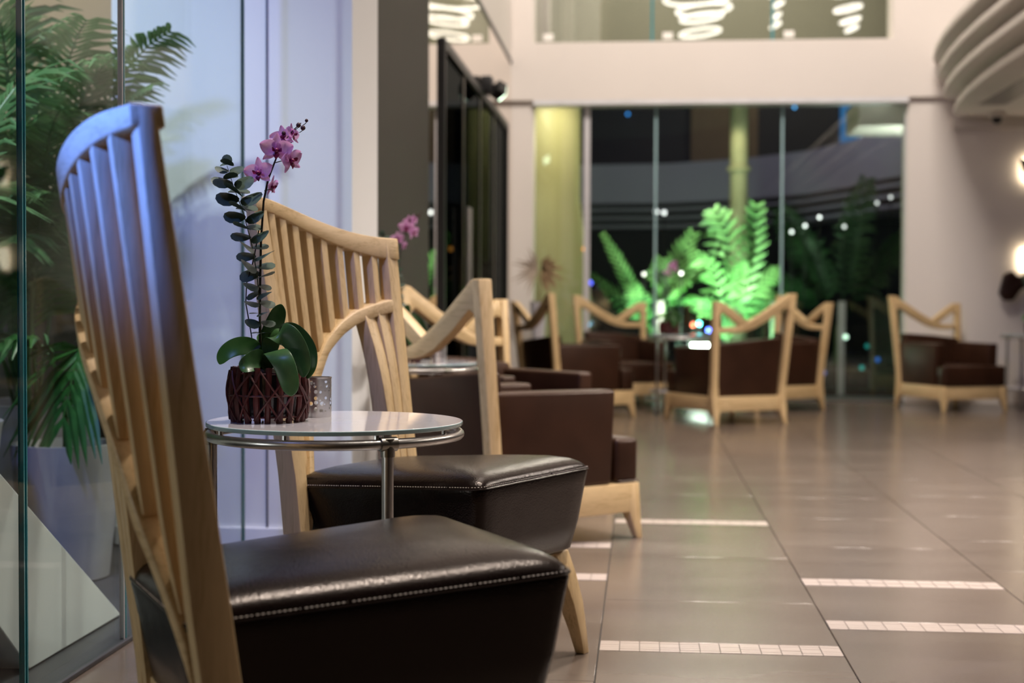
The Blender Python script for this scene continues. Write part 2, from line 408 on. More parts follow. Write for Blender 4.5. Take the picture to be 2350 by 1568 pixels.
MB().box((-.53, FW+.075, .0), (-.475, FW+.105, 2.66)).build('window_mullion', SILVER, win, smooth=False)
win2 = struct(MB().box((-.985, FW+.06, 3.20), (2.19, FW+.14, 3.222)).build('window_2', CREAM, smooth=False))
xu = [-.985, .08, 1.154, 2.19]
for i in range(3): pane('window_pane', (xu[i]+.008, FW+.085, 3.222), (xu[i+1]-.008, FW+.097, 5.6), UPGL, win2)
for x in xu[1:3]: MB().box((x-.010, FW+.080, 3.222), (x+.010, FW+.102, 5.6)).build('glass_joint', GEDGE, win2, smooth=False)
for k, (x, lab) in enumerate(((-.86, 'leftmost'), (.22, 'middle'), (1.30, 'right'))):
    s = MB().box((x-.045, FW+.078, 3.262), (x+.045, FW+.083, 3.322)).build('window_sticker', SIGN, smooth=False)
    tag(s, f'small white sticker low on the upper window, {lab} of three', 'sticker', 'stickers on the upper window')
# corridor behind the upper window
struct(MB().box((-1.4, 15.2, 3.0), (3.2, 15.4, 6.2)).build('wall_upper_corridor', UPBEIGE, smooth=False))
struct(MB().box((-1.0, 15.1, 3.2), (-.45, 15.2, 6.2)).build('trim_3', CREAM, smooth=False))
struct(MB().box((-1.4, FW+.25, 3.0), (3.2, 15.4, 3.1)).build('floor_upper_corridor', UPBEIGE, smooth=False))

# left side: pier, dark oak panel, mirror glazing with black glass doors
struct(MB().box((-1.87, 4.90, 0), (-1.008, 5.38, 7)).build('wall_left_pier', WHITE, smooth=False))
struct(MB().box((-1.86, 4.886, 0), (-1.0, 4.9, .07)).box((-1.008, 4.9, 0), (-.995, 5.38, .07)).build('baseboard_left', SKIRT, bevel=.003, smooth=False))
struct(MB().box((-1.3125, 4.893, .0), (-1.3075, 4.90, 7)).build('trim_4', CHAN, smooth=False))
struct(MB().box((-1.4, 5.38, 0), (-1.17, 7.77, 7)).build('wall_left_oak', WALNUT, smooth=False))
struct(MB().box((-1.4, 7.77, 3.05), (-1.18, FW, 7)).build('wall_left_upper', CREAM, smooth=False))
struct(MB().box((-1.9, 7.6, 0), (-1.85, FW, 3.1)).build('wall_left_behind', DARKW, smooth=False))
gl = struct(MB().box((-1.20, 7.77, 3.03), (-1.176, FW, 3.06)).build('window_3', CHAN, smooth=False))
pane('mirror_pane', (-1.20, 7.775, 0), (-1.185, 8.36, 3.03), MIRR, gl)
pane('mirror_pane', (-1.20, 8.36, 2.43), (-1.185, FW-.01, 3.03), MIRR, gl)
pane('mirror_pane', (-1.20, 12.36, 0), (-1.185, FW-.01, 2.43), MIRR, gl)
dr = struct(MB().box((-1.20, 8.34, 2.37), (-1.16, 12.36, 2.43)).box((-1.20, 8.34, 0), (-1.16, 8.385, 2.37)).box((-1.20, 12.30, 0), (-1.16, 12.36, 2.37)).build('door_1', BLACKM, bevel=.003, smooth=False))
for i in range(4):
    a = 8.385 + i*.979; b = a + .979
    MB().box((-1.195, a+.01, .02), (-1.183, b-.01, 2.37)).build('door_leaf', DOORGL, dr, smooth=False)
for y in (9.364, 10.343, 11.322):
    MB().box((-1.198, y-.018, .02), (-1.175, y+.018, 2.37)).build('door_stile', STEELD, dr, smooth=False)
for y in (9.30, 9.43):
    MB().tube([(-1.14, y, .8), (-1.14, y, 1.5)], .012, 10).build('door_handle', STEEL, dr)

# other sides of the hall
struct(MB().box((-4.2, -3.2, 0), (6.2, -3, 7)).build('wall_back', BROWNW, smooth=False))
struct(MB().box((6.2, -3, 0), (6.4, 13, 7)).build('wall_right', BROWNW, smooth=False))
struct(MB().box((-4.2, -3.2, 7), (6.4, 13.2, 7.2)).build('ceiling', CREAM, smooth=False))
# planter room behind the glass partition
struct(MB().box((-4.2, -3, -.06), (-1.31, 6.3, -.004)).build('floor_planter_room', CHAN, smooth=False))
struct(MB().box((-4.2, 6.2, .95), (-1.4, 6.4, 7)).build('wall_planter_back', BEIGE, smooth=False))
struct(MB().box((-4.2, 6.1, 0), (-1.4, 6.3, .95)).build('wall_planter_low', DARKLOW, smooth=False))
struct(MB().box((-4.4, -3, 0), (-4.2, 6.4, 7)).build('wall_planter_side', BEIGE, smooth=False))
gp = struct(MB().box((-1.345, .3, 0), (-1.285, 4.86, .012)).build('window_4', CHAN, bevel=.003, smooth=False))
for a, b in ((.4, 2.884), (2.898, 3.464), (3.478, 4.558)):
    pane('glass_panel', (-1.306, a+.0025, .012), (-1.294, b-.0025, 5.5), GLASS, gp)
    for y in (a, b): MB().box((-1.306, y-.0025, .012), (-1.294, y+.0025, 5.5)).build('glass_edge', GEDGE if y != 3.464 else SILVER, gp, smooth=False)
# balcony with stepped fins along the right
def bal_path(X, push=0):
    return [(X+push, -3), (X+push, 10.3), (X+push+.015, 10.9), (X+push+.05, 11.5), (X+push+.11, 12.1), (X+push+.19, 12.6), (X+push+.26, FW-.075)]
def bal(X, z0, z1, push=0): return MB().slab(bal_path(X, push) + [(6.19, FW-.075), (6.19, -3)], z0, z1)
bc = struct(bal(2.48, 2.535, 3.12, .13).build('ceiling_balcony', PARA, smooth=True))
for X, z in ((2.48, 2.55), (2.39, 2.70), (2.34, 2.85), (2.30, 3.0)):
    bal(X, z-.03, z+.03).build('balcony_fin', PARA, bc, bevel=.006)
gr = struct(MB().box((2.74, 10.5, 2.526), (2.98, 12.1, 2.536)).build('trim_5', PLANT, smooth=False))
for i in range(7): MB().box((2.755+i*.032, 10.53, 2.518), (2.773+i*.032, 12.07, 2.528)).build('vent_slat', CHAN, gr, smooth=False)

# ================================================================== SLAT-BACK CHAIRS
def slat_chair():
    t = thing('slat_chair', '', 'chair', group='slat-back chairs by the glass partition')
    yp = [(0, -.262), (.12, -.234), (.25, -.229), (.45, -.256), (1.15, -.352)]
    hx = [(0, .238), (.45, .224), (1.15, .256)]
    dep = [(0, .038), (.25, .056), (.45, .055), (.8, .040), (1.12, .026)]
    BOW = .050
    def pt(u, z, off=0, dx=0):
        return (u*interp(hx, z) + dx, interp(yp, z) - BOW*max(0, 1-u*u)*min(1, max(0, (z-.25)/.3)) + off, z)
    ztop = lambda u: 1.034 + .077*(lambda s: s*s*(3-2*s))(min(1, max(0, (u+1.0)/2.0)))
    arch_pts = [(-1, .872), (-.8, .862), (-.45, .838), (-.22, .81), (.05, .765), (.28, .705), (.45, .635), (.62, .55), (.78, .45), (.9, .38)]
    zarch = lambda u: interp(arch_pts, u)
    def upright(u, z0, z1, w, d=None, n=14, w0=None, shift=None):
        rings = []
        for i in range(n+1):
            z = lerp(z0, z1, i/n); dd = d if d else interp(dep, z); ww = w if not w0 else lerp(w0, w, min(1, i/n*1.3))
            uu = u if not shift else shift(z)
            rings.append([pt(uu, z, oy*dd, ox*ww/2) for ox, oy in ((-1, -.5), (1, -.5), (1, .5), (-1, .5))])
        return MB().loft(rings)
    upright(1, 0, ztop(1)-.002, .046, n=22, w0=.036).build('post', WOOD, t, bevel=.004)
    upright(-1, 0, ztop(-1)-.002, .046, n=22, w0=.036).build('post', WOOD, t, bevel=.004)
    n = 8
    for i in range(n):
        u = -1 + 2*(i+1)/(n+1)
        upright(u, zarch(u)-.012, ztop(u)-.024, .0245, .034).build('slat', WOOD, t, bevel=.0025)
    # two strips below the arch that run down into the left post
    wz = lambda z: lerp(.010, .041, min(1, max(0, (z-.20)/.60))**.8)
    for k, ub in ((1, -.80), (2, -.60)):
        rings = []
        for i in range(17):
            z = lerp(.21, zarch(ub)-.004, i/16); ww = wz(z); x = -interp(hx, z) + .0225 + .002 + ww/2 + (k-1)*(ww+.002)
            u = x/interp(hx, z); dd = interp(dep, z)
            yy = interp(yp, z) - BOW*max(0, 1-u*u)*min(1, max(0, (z-.62)/.22))**2
            rings.append([(x+ox*ww/2, yy+oy*dd, z) for ox, oy in ((-1, -.5), (1, -.5), (1, .5), (-1, .5))])
        MB().loft(rings).build('leg_strip', WOOD, t, bevel=.0012)
    def band(us, zlo, zhi, d, mat, name):
        rings = []
        for u in us:
            a, b = zlo(u), zhi(u)
            rings.append([pt(u, a, -d/2), pt(u, a, d/2), pt(u, b, d/2), pt(u, b, -d/2)])
        MB().loft(rings).build(name, mat, t, bevel=.004)
    us = [-1.09 + 2.18*i/28 for i in range(29)]
    band(us, lambda u: ztop(u)-lerp(.056, .030, (u+1)/2), ztop, .044, WOODX, 'top_rail')
    ua = [-.93 + i*(1.80/26) for i in range(27)]
    band(ua, lambda u: zarch(u)-.030-.05*max(0, u), lambda u: zarch(u)+.004, .054, WOODX, 'arch_rail')
    # seat cushion
    hwf, yF, hwb, yB, zf, zb = .250, .285, .202, -.282, .466, .428
    def ringpts(ins, z_f, z_b, rc=.03):
        c = [(-hwb+ins, yB+ins), (hwb-ins, yB+ins), (hwf-ins, yF-ins), (-hwf+ins, yF-ins)]
        out = []; r = rc
        for i in range(4):
            p = Vector(c[i]); a = Vector(c[i-1]); b = Vector(c[(i+1) % 4])
            da = (a-p).normalized(); db = (b-p).normalized(); L1 = (a-p).length; L2 = (b-p).length
            p1 = p + da*min(r, L1*.4); p2 = p + db*min(r, L2*.4)
            prev = Vector(c[i-1]); 
            out += [p1*(1-s)**2 + p*2*s*(1-s) + p2*s*s for s in (0, .33, .67, 1)]
            out += [p2.lerp(b + (p-b).normalized()*min(r, L2*.4), s) for s in (.12, .25, .38, .5, .62, .75, .88)]
        return [(q.x, q.y, lerp(z_b, z_f, (q.y-yB)/(yF-yB))) for q in out]
    rg = [ringpts(.045, .262, .262), ringpts(.030, .272, .268), ringpts(.016, .34, .33), ringpts(.004, .43, .40), ringpts(.000, zf-.010, zb-.010), ringpts(.002, zf, zb)]
    for ins, dz in ((.005, .008), (.014, .017), (.030, .026), (.06, .034), (.11, .040), (.17, .044), (.19, .0445)): rg.append(ringpts(ins, zf+dz, zb+dz+.004, .035+ins*.3))
    seat = MB().loft(rg).build('seat', LEATHER, t, ang=60)
    seat['label'] = 'padded dark leather seat with stitched edge'
    edge = ringpts(-.0005, zf-.003, zb-.003)
    MB().tube(edge, .0022, 6, closed=True).build('seam', LEATHER, seat)
    # stitching along the front and the sides
    st = MB(); full = edge + [edge[0]]; acc = 0
    for a, b in zip(full, full[1:]):
        a, b = Vector(a), Vector(b); L = (b-a).length; s = acc
        while s < L:
            p = a.lerp(b, s/L); q = a.lerp(b, min(1, (s+.004)/L)); st.tube([p+Vector((0, 0, .0045)), q+Vector((0, 0, .0045))], .0009, 4); s += .0075
        acc = s - L
    st.build('stitching', MATS['brushed_steel'] if False else STITCH, seat)
    fr = MB()
    fr.box((-.19, yB+.03, .235), (.19, yB+.06, .268)); fr.box((-.215, .20, .235), (.215, .23, .268)); fr.box((-.215, yB+.03, .235), (-.185, .23, .268)); fr.box((.185, yB+.03, .235), (.215, .23, .268))
    fr.build('seat_frame', WOODX, t, bevel=.003)
    for s in (-1, 1):
        rings = []
        for z, x, y, a in ((.262, .195, .205, .062), (.20, .212, .222, .058), (.13, .235, .238, .046), (.06, .255, .246, .034), (0, .272, .250, .026)):
            rings.append([(s*(x+ox*a/2), y+oy*a/2, z) for ox, oy in ((-1, -1), (1, -1), (1, 1), (-1, 1))])
        MB().loft(rings).build('leg', WOOD, t, bevel=.003)
    return t
STITCH = plain('pale_stitch_thread', (.42, .36, .32), .5)
G1 = 'slat-back chairs by the glass partition'
c1 = slat_chair(); c1.location = (-.468, 2.163, 0); c1.rotation_euler = (0, 0, -1.031)
c1['label'] = 'nearest tall slat-back wooden chair with dark leather seat, seen from behind'
c2 = dup(c1, (-.486, 3.362, 0), -2.031, 'tall slat-back wooden chair with dark leather seat behind the orchid table', G1)

# ================================================================== ARMCHAIRS
def armchair():
    t = thing('armchair', '', 'armchair', group='brown leather armchairs with notched wooden backs')
    yl = lambda z: interp([(0, -.365), (.10, -.335), (.21, -.318), (.95, -.405)], z)
    xl = lambda z: interp([(0, .293), (.10, .285), (.21, .287), (.95, .325)], z)
    for s, zt in ((1, .945), (-1, .885)):
        rings = []
        for z, wx, wy in ((0, .028, .030), (.06, .040, .042), (.10, .056, .060), (.21, .056, .060), (.30, .046, .050), (.60, .044, .050), (zt, .042, .056)):
            rings.append([(s*xl(z)+ox*wx/2, yl(z)+oy*wy/2, z) for ox, oy in ((-1, -1), (1, -1), (1, 1), (-1, 1))])
        MB().loft(rings).build('post', WOOD, t, bevel=.005)
        rings = []
        for z, x, y, a in ((.206, .272, .300, .055), (.10, .278, .305, .052), (.05, .286, .315, .038), (0, .294, .325, .026)):
            rings.append([(s*x+ox*a/2, y+oy*a/2, z) for ox, oy in ((-1, -1), (1, -1), (1, 1), (-1, 1))])
        MB().loft(rings).build('leg', WOOD, t, bevel=.004)
        MB().box((s*.284-.018, -.31, .100), (s*.284+.018, .29, .206)).build('side_rail', WOODY, t, bevel=.003)
    MB().box((-.265, .292, .100), (.265, .325, .206)).build('front_rail', WOODX, t, bevel=.003)
    MB().box((-.265, -.345, .100), (.265, -.312, .206)).build('back_rail', WOODX, t, bevel=.003)
    # notched back: a long bar from the high post, a short bar from the low post
    d = .021
    fa = lambda x, z: (x, yl(z)-d, z); fb = lambda x, z: (x, yl(z)+d, z)
    long_ = [(.305, .940), (.318, .915), (.318, .80), (.296, .820), (.262, .842), (.14, .764), (.02, .700), (-.06, .672), (-.14, .660), (-.29, .660), (-.29, .700), (-.16, .704), (-.09, .725), (-.055, .742), (.06, .800), (.16, .862), (.25, .918), (.285, .942)]
    MB().prism(long_[::-1], fa, fb).build('long_back_bar', WOODX, t, bevel=.005)
    short = [(-.30, .884), (-.28, .884), (-.19, .832), (-.055, .742), (-.09, .715), (-.12, .715), (-.20, .768), (-.262, .806), (-.30, .790)]
    MB().prism(short, fa, fb).build('short_back_bar', WOODX, t, bevel=.005)
    # upholstery
    bk = MB(); rings = []
    for z, th in ((.20, .085), (.40, .095), (.555, .09)):
        rings.append([(-.262, yl(z)+.0, z), (.262, yl(z)+.0, z), (.262, yl(z)+th, z), (.0, yl(z)+th+.02, z), (-.262, yl(z)+th, z)])
    zz = [.582, .628, .628, .612, .582]
    rings.append([(x, y-.01, z) for (x, y, _), z in zip(rings[-1], zz)])
    bk.loft(rings).build('back_cushion', LEATHER2, t, bevel=.014, seg=3)
    for s in (-1, 1):
        ar = MB(); x0, x1 = sorted((s*.208, s*.296))
        ar.loft([[(x0, -.29, .206), (x1, -.29, .206), (x1, .198, .206), (x0, .198, .206)], [(x0, -.33, .557), (x1, -.33, .557), (x1, .216, .551), (x0, .216, .551)]])
        ar.build('arm', LEATHER2, t, bevel=.014, seg=3)
    cu = MB(); poly = [(-.204, -.26), (.204, -.26), (.204, .222), (.293, .222), (.293, .330), (-.293, .330), (-.293, .222), (-.204, .222)]
    cu.loft([[(x, y, .207) for x, y in poly], [(x, y, .372) for x, y in poly]])
    cu.build('seat_cushion', LEATHER2, t, bevel=.02, seg=3)
    MB().tube([(-.285, .3315, .214), (.285, .3315, .214)], .003, 6).tube([(.2945, .228, .214), (.2945, .322, .214)], .003, 6).tube([(-.2945, .228, .214), (-.2945, .322, .214)], .003, 6).build('piping', LEATHER2, t)
    return t
G2 = 'brown leather armchairs with notched wooden backs'
a1 = armchair(); a1.location = (-.448, 5.261, 0); a1.rotation_euler = (0, 0, math.radians(-48.5))
a1['label'] = 'largest brown leather armchair, just behind the second slat-back chair, seen from its side'
for lab, x, y, r in (
    ('brown leather armchair beside the oak panel, facing the nearest armchair across a small table', -.573, 6.407, 231.4),
    ('brown leather armchair left of the window, turned away and showing a black back panel', -.486, 10.995, 300.5),
    ('brown leather armchair in front of the olive column, facing the camera', -.127, 12.299, 203.0),
    ('brown leather armchair seen from behind in front of the green palms', .605, 10.615, 29.7),
    ('brown leather armchair half hidden behind the one seen from behind', 1.03, 11.932, 123.7),
    ('brown leather armchair standing alone against the cream wall on the right', 2.58, 12.149, -157.3)):
    dup(a1, (x, y, 0), math.radians(r), lab, G2)

# ================================================================== ROUND SIDE TABLES
ZT = .625
def side_table():
    t = thing('side_table', '', 'table', group='round glass side tables')
    R = .256
    top = MB().lathe([(.0005, -.009), (R-.001, -.009), (R, -.0075), (R, -.001), (R-.0015, 0), (.0005, 0)], 96, (0, 0, ZT)).build('glass_top', FROST, t, ang=30)
    MB().lathe([(R-.0002, -.0085), (R+.0006, -.0075), (R+.0006, -.0012), (R-.0002, -.0004)], 96, (0, 0, ZT), cap=False).build('glass_rim', GEDGEL, top)
    ring = lambda r, z, tr: [(r*math.cos(2*PI*k/72), r*math.sin(2*PI*k/72), z) for k in range(72)]
    MB().tube(ring(.250, 0, 0), .0098, 12, closed=True).build('ring_tube', STEEL, t, (0, 0, ZT-.0265)).name
    for k in range(9):
        a = math.radians(-100 + k*40)
        MB().tube([(.247*math.cos(a), .247*math.sin(a), ZT-.018), (.247*math.cos(a), .247*math.sin(a), ZT-.008)], .005, 8).build('glass_standoff', STEEL, t)
    for a in (-55, 76, 185):
        a = math.radians(a); x, y = .250*math.cos(a), .250*math.sin(a); tx, ty = -math.sin(a), math.cos(a)
        MB().tube([(x, y, .0), (x, y, ZT-.035)], .0108, 14).build('leg', STEEL, t)
        c = MB().tube([(x-tx*.016, y-ty*.017, ZT-.0265), (x+tx*.017, y+ty*.017, ZT-.0265)], .0135, 14); c.tube([(x, y, ZT-.050), (x, y, ZT-.016)], .0132, 14)
        c.build('collar', STEELD, t)
        MB().tube([(x, y, 0), (x, y, .012)], .017, 14).build('foot', BLACKM, t)
    MB().tube([(.235*math.cos(2*PI*k/48), .235*math.sin(2*PI*k/48), 0) for k in range(48)], .006, 8, closed=True).build('shelf_ring', STEEL, t, (0, 0, .17))
    MB().lathe([(.0005, -.004), (.232, -.004), (.232, .004), (.0005, .004)], 48, (0, 0, .178)).build('lower_shelf', FROST, t, ang=30)
    return t
t1 = side_table(); t1.location = (-.613, 2.818, 0); t1['label'] = 'round white glass side table between the two slat-back chairs'
T2, T3, T4 = (-.918, 5.70, 0), (.30, 11.42, 0), (3.27, 12.30, 0)
G3 = 'round glass side tables'
dup(t1, T2, .1, 'round white glass side table partly hidden behind the second slat-back chair', G3)
dup(t1, T3, .7, 'round glass side table with an orchid among the armchairs by the window', G3)
dup(t1, T4, .9, 'round glass side table at the right edge beside the lone armchair', G3)

# ================================================================== POTTED ORCHIDS
S = .00088
def L(px, py, d=0): return ((px-616)*S, d, (968-py)*S)
def petal_mesh(name, ln, wd, cup, tipw, mat):
    mb = MB(); n, m = 8, 4; k0 = 0
    for i in range(n+1):
        t = i/n; w_ = wd/2 * (math.sin(PI*min(1, t**.75*.96+.03))**.62) * (1 if t < .5 else lerp(1, tipw, (t-.5)*2))
        for j in range(-m, m+1):
            s = j/m; mb.v.append((s*w_, t*ln, cup*(t*t*.6 - .0) + .12*wd*s*s*(1) - .10*ln*t*(1-t)))
    W = 2*m+1
    for i in range(n):
        for j in range(2*m): a = i*W+j; mb.f.append((a, a+1, a+1+W, a+W))
    return mb.mesh(name, mat, ang=80)
ME_DORS = petal_mesh('sepal', .033, .0175, .004, .9, PETAL)
ME_PET = petal_mesh('petal', .033, .031, .003, 1.0, PETAL)
ME_LAT = petal_mesh('sepal', .031, .0155, .006, .8, PETAL)
def lip_mesh():
    mb = MB()
    mb.lathe([(.001, .012), (.004, .010), (.0045, .005), (.003, 0), (.001, -.001)], 10)
    mb.blade([(0, -.001, .003), (0, -.006, .009), (0, -.012, .010), (0, -.017, .006)], [.004, .013, .010, .002], (1, 0, 0), .5)
    mb.blade([(.003, -.001, .004), (.008, .001, .010), (.009, .004, .014)], [.004, .008, .003], (0, 1, 0), .3)
    mb.blade([(-.003, -.001, .004), (-.008, .001, .010), (-.009, .004, .014)], [.004, .008, .003], (0, 1, 0), .3)
    return mb.mesh('flower', LIP, ang=60)
ME_LIP = lip_mesh()
def flower(root, loc, face, roll=0, sc=1.0):
    f = link('flower', ME_LIP, root, loc); f['label'] = 'pink orchid flower with magenta lip'
    q = Vector(face).normalized().to_track_quat('Z', 'Y'); f.rotation_mode = 'QUATERNION'
    f.rotation_quaternion = q @ Euler((0, 0, roll)).to_quaternion(); f.scale = (sc, sc, sc)
    for me, a in ((ME_DORS, 0), (ME_LAT, math.radians(128)), (ME_LAT, math.radians(-128))):
        link('sepal', me, f, (0, 0, 0), (0, 0, a))
    for a in (math.radians(72), math.radians(-72)):
        link('petal', me_p(), f, (0, 0, .002), (0, 0, a))
def me_p(): return ME_PET
ME_EUC = None
def euc_leaf():
    mb = MB(); n = 12
    mb.v.append((0, .014, .0015))
    for k in range(n):
        a = 2*PI*k/n; r = .0138*(1 - .06*math.cos(a)); mb.v.append((r*math.sin(a)*.95, .014 - r*math.cos(a), .0012*math.cos(2*a)))
    mb.v.append((0, 0, 0))
    mb.f = [(0, 1+k, 1+(k+1) % n) for k in range(n)]
    return mb.mesh('eucalyptus_leaf', EUC, ang=80)
ME_EUC = euc_leaf()
def orchid(detail=True):
    t = thing('potted_orchid', '', 'plant', group='potted pink orchids in rattan baskets')
    # woven basket
    prof = lambda z: .0715 + .0075*math.sin(PI*min(1, max(0, z/.105)))
    H = .108
    liner = MB().lathe([(.001, .010), (.052, .010), (.058, .05), (.060, .098), (.055, .098), (.052, .092), (.001, .092)], 28).build('pot_liner', LINER, t)
    bsk = MB().tube([(prof(.052)*math.cos(2*PI*k/36), prof(.052)*math.sin(2*PI*k/36), .054) for k in range(36)], .0022, 6, closed=True)
    for z in (.012, .097): bsk.tube([((prof(z)-.004)*math.cos(2*PI*k/36), (prof(z)-.004)*math.sin(2*PI*k/36), z) for k in range(36)], .002, 6, closed=True)
    bsk = bsk.build('basket', BASK, t); bsk['label'] = 'dark red open rattan basket'
    ns = 20
    for k in range(ns):
        a = 2*PI*k/ns
        zs = [i*H/5 for i in range(6)]; tilt = random.uniform(-.05, .05)
        MB().tube([((prof(z)-.004)*math.cos(a+tilt*(z/H-.5)), (prof(z)-.004)*math.sin(a+tilt*(z/H-.5)), z+.0005) for z in zs], random.uniform(.0055, .0068), 7).build('stake', BASK, bsk)
    for k in range(12):
        for sg in (-1, 1):
            a0 = 2*PI*(k+.3)/12 + random.uniform(-.16, .16); pts = []; bulge = random.uniform(.55, 1.15)
            for i in range(9):
                z = .006 + i*(H-.012)/8; a = a0 + sg*(i/8)*bulge; r = prof(z)+.0035
                pts.append((r*math.cos(a), r*math.sin(a), z))
            MB().tube(pts, random.uniform(.0015, .0026), 5).build('strand', BASK, bsk)
    MB().lathe([(.001, 0), (.056, 0), (.05, .006), (.03, .012), (.001, .016)], 20, (0, 0, .090)).build('bark', SOIL, t)
    # broad leaves
    def leaf(pts, wmax, side, mat=OLEAF, n=12):
        P = [Vector(p) for p in pts]; path = []
        for i in range(n+1):
            s = i/n*(len(P)-1); a = min(int(s), len(P)-2); f = s-a
            p0 = P[max(a-1, 0)]; p1 = P[a]; p2 = P[a+1]; p3 = P[min(a+2, len(P)-1)]
            path.append(.5*((2*p1)+(-p0+p2)*f+(2*p0-5*p1+4*p2-p3)*f*f+(-p0+3*p1-3*p2+p3)*f**3))
        ws = [wmax*(.35 + .65*math.sin(PI*min(1, (i/n)*.9+.02))**.8) if i < n-1 else wmax*(.62 if i == n-1 else .12) for i in range(n+1)]
        o = MB().blade(path, ws, side, .22).build('leaf', mat, t, ang=80); solid(o, .0016)
        m = o.modifiers.new('smooth', 'SUBSURF'); m.levels = m.render_levels = 2
    leaf([L(606, 850), L(592, 806, -.01), L(556, 797, -.02), L(524, 812, -.02), L(508, 838, -.02)], .040, (0, .35, 1), OLEAFY)
    leaf([L(614, 852, -.01), L(596, 822, -.04), L(572, 838, -.062), L(556, 850, -.066)], .040, (.35, .6, 1), OLEAF)
    leaf([L(606, 850, .01), L(612, 800, .015), L(628, 750, .02), L(646, 702, .02)], .043, (1, .25, .25), OLEAF)
    leaf([L(616, 845, .01), L(634, 780, 0), L(662, 768, -.01), L(700, 810, -.015), L(703, 872, -.015)], .062, (.75, -.8, .35), OLEAF)
    leaf([L(616, 845, -.01), L(626, 778, -.03), L(656, 772, -.05), L(684, 815, -.062), L(694, 866, -.064)], .050, (.8, -.5, .5), OLEAF)
    leaf([L(614, 848, -.02), L(624, 806, -.05), L(644, 822, -.085), L(660, 870, -.098), L(666, 905, -.098)], .046, (1, -.3, .3), OLEAF)
    leaf([L(610, 850, .02), L(592, 812, .05), L(600, 790, .07), L(640, 800, .08)], .040, (.2, -.2, 1), OLEAF)
    # flower stem
    sp = [L(600, 850), L(597, 760), L(598, 660), L(600, 560), L(606, 470), L(616, 420), L(633, 375), L(650, 338), L(672, 308), L(690, 291)]
    MB().tube(sp, [.0024]*4+[.0021]*2+[.0017, .0014, .0011, .0009], 7).build('flower_stem', STEM, t)
    MB().tube([L(588, 850), L(578, 770), L(566, 700), L(568, 655), L(584, 600, .004), L(596, 530, .003)], .0013, 6).build('support_stem', STEM, t)
    for px, py in ((637, 376, ), (612, 440), (655, 335)): MB().tube([L(px-4, py+6), L(px+6, py+4, -.01), L(px+14, py+2, -.012)], .0010, 5).build('flower_stalk', STEM, t)
    for px, py, d, face, roll, sc in ((597, 408, -.008, (-.45, -.9, .12), .12, 1.0), (634, 356, -.016, (.05, -1, -.05), -.05, 1.05), (664, 377, -.004, (.75, -.62, -.1), .30, 1.0), (622, 436, .004, (.85, -.35, -.25), .2, .72), (650, 326, .004, (-.3, -.8, .3), .25, .85), (668, 318, .002, (.8, -.5, .2), -.15, .72)):
        flower(t, L(px, py, d), face, roll, sc)
    for px, py, r in ((702, 286, .0035), (684, 297, .0050), (694, 303, .0052), (651, 316, .0045)):
        MB().tube([L(px-8, py+10), L(px-3, py+7, -.001), L(px, py+3, -.002)], .0008, 5).build('bud_stalk', STEM, t)
        b = MB().lathe([(.0004, -r), (r*.8, -r*.5), (r, .1*r), (r*.7, r*.8), (.0004, r*1.2)], 10, L(px, py, -.002)).build('bud', BUD, t)
    # eucalyptus sprig
    ep = [L(604, 850, .004), L(600, 770, -.006), L(596, 700, -.010), L(592, 640, -.012), L(580, 570, -.014), L(562, 500, -.014), L(540, 440, -.014), L(525, 392, -.014)]
    sprig = MB().tube(ep, [.0017, .0016, .0015, .0013, .0012, .0010, .0008, .0006], 6).build('eucalyptus_sprig', STEMG, t)
    PP = [Vector(p) for p in ep]
    npair = 21
    for i in range(npair):
        s = .10 + .90*i/(npair-1); f = s*(len(PP)-1); a = min(int(f), len(PP)-2); p = PP[a].lerp(PP[a+1], f-a)
        ph = (i % 2)*PI/2 + .25 + i*.07; sc = (1.6 if i > 6 else 1.15) if i < npair-3 else 1.05
        for k in (0, PI):
            aa = ph + k
            out = Vector((math.cos(aa), math.sin(aa), 0))
            lf = link('eucalyptus_leaf', ME_EUC, sprig, p)
            up = Vector((random.uniform(-.25, .25), -.55+random.uniform(-.2, .2), .75)).normalized()
            y = (out*.95 + Vector((0, 0, .28 if i > 6 else .05))).normalized(); x = y.cross(up).normalized(); z = x.cross(y)
            lf.rotation_mode = 'QUATERNION'; lf.rotation_quaternion = Matrix((x, y, z)).transposed().to_quaternion()
            lf.scale = (sc*random.uniform(.92, 1.12),)*3
    tip = link('eucalyptus_leaf', ME_EUC, sprig, PP[-1], (math.radians(75), 0, 0), .8)
    return t
G4 = 'potted pink orchids in rattan baskets'
o1 = orchid(); o1.location = (-.742, 2.783, ZT); o1.rotation_euler = (0, 0, .26)
o1['label'] = 'potted pink orchid with eucalyptus in dark red basket on the nearest table'
dup(o1, (-.955, 5.63, ZT), .18, 'potted pink orchid behind the second slat-back chair, against the dark oak panel', G4)
dup(o1, (.22, 11.44, ZT), -.02, 'potted pink orchid on the table among the armchairs by the window', G4)
dup(o1, (3.30, 12.33, ZT), -.25, 'potted plant in red basket on the table at the right edge', G4)

def candle():
    t = thing('candle_holder', '', 'candle holder', group='perforated steel candle holders')
    MB().lathe([(.0268, .0), (.0268, .082)], 40, cap=False).build('perforated_wall', PERF, t)
    MB().lathe([(.0255, .080), (.0272, .080), (.0275, .083), (.0255, .083)], 40, cap=False).build('rim', STEEL, t)
    MB().lathe([(.0005, 0), (.0265, 0), (.0265, .003), (.0005, .003)], 32).build('base', STEEL, t)
    MB().lathe([(.0005, .003), (.019, .003), (.019, .019), (.0005, .019)], 24).build('tealight', SIGN, t)
    return t
k1 = candle(); k1.location = (-.668, 2.905, ZT); k1['label'] = 'small perforated silver candle holder beside the basket on the nearest table'
dup(k1, (-.80, 5.62, ZT), 0, 'small silver candle holder on the table behind the second slat-back chair', 'perforated steel candle holders')

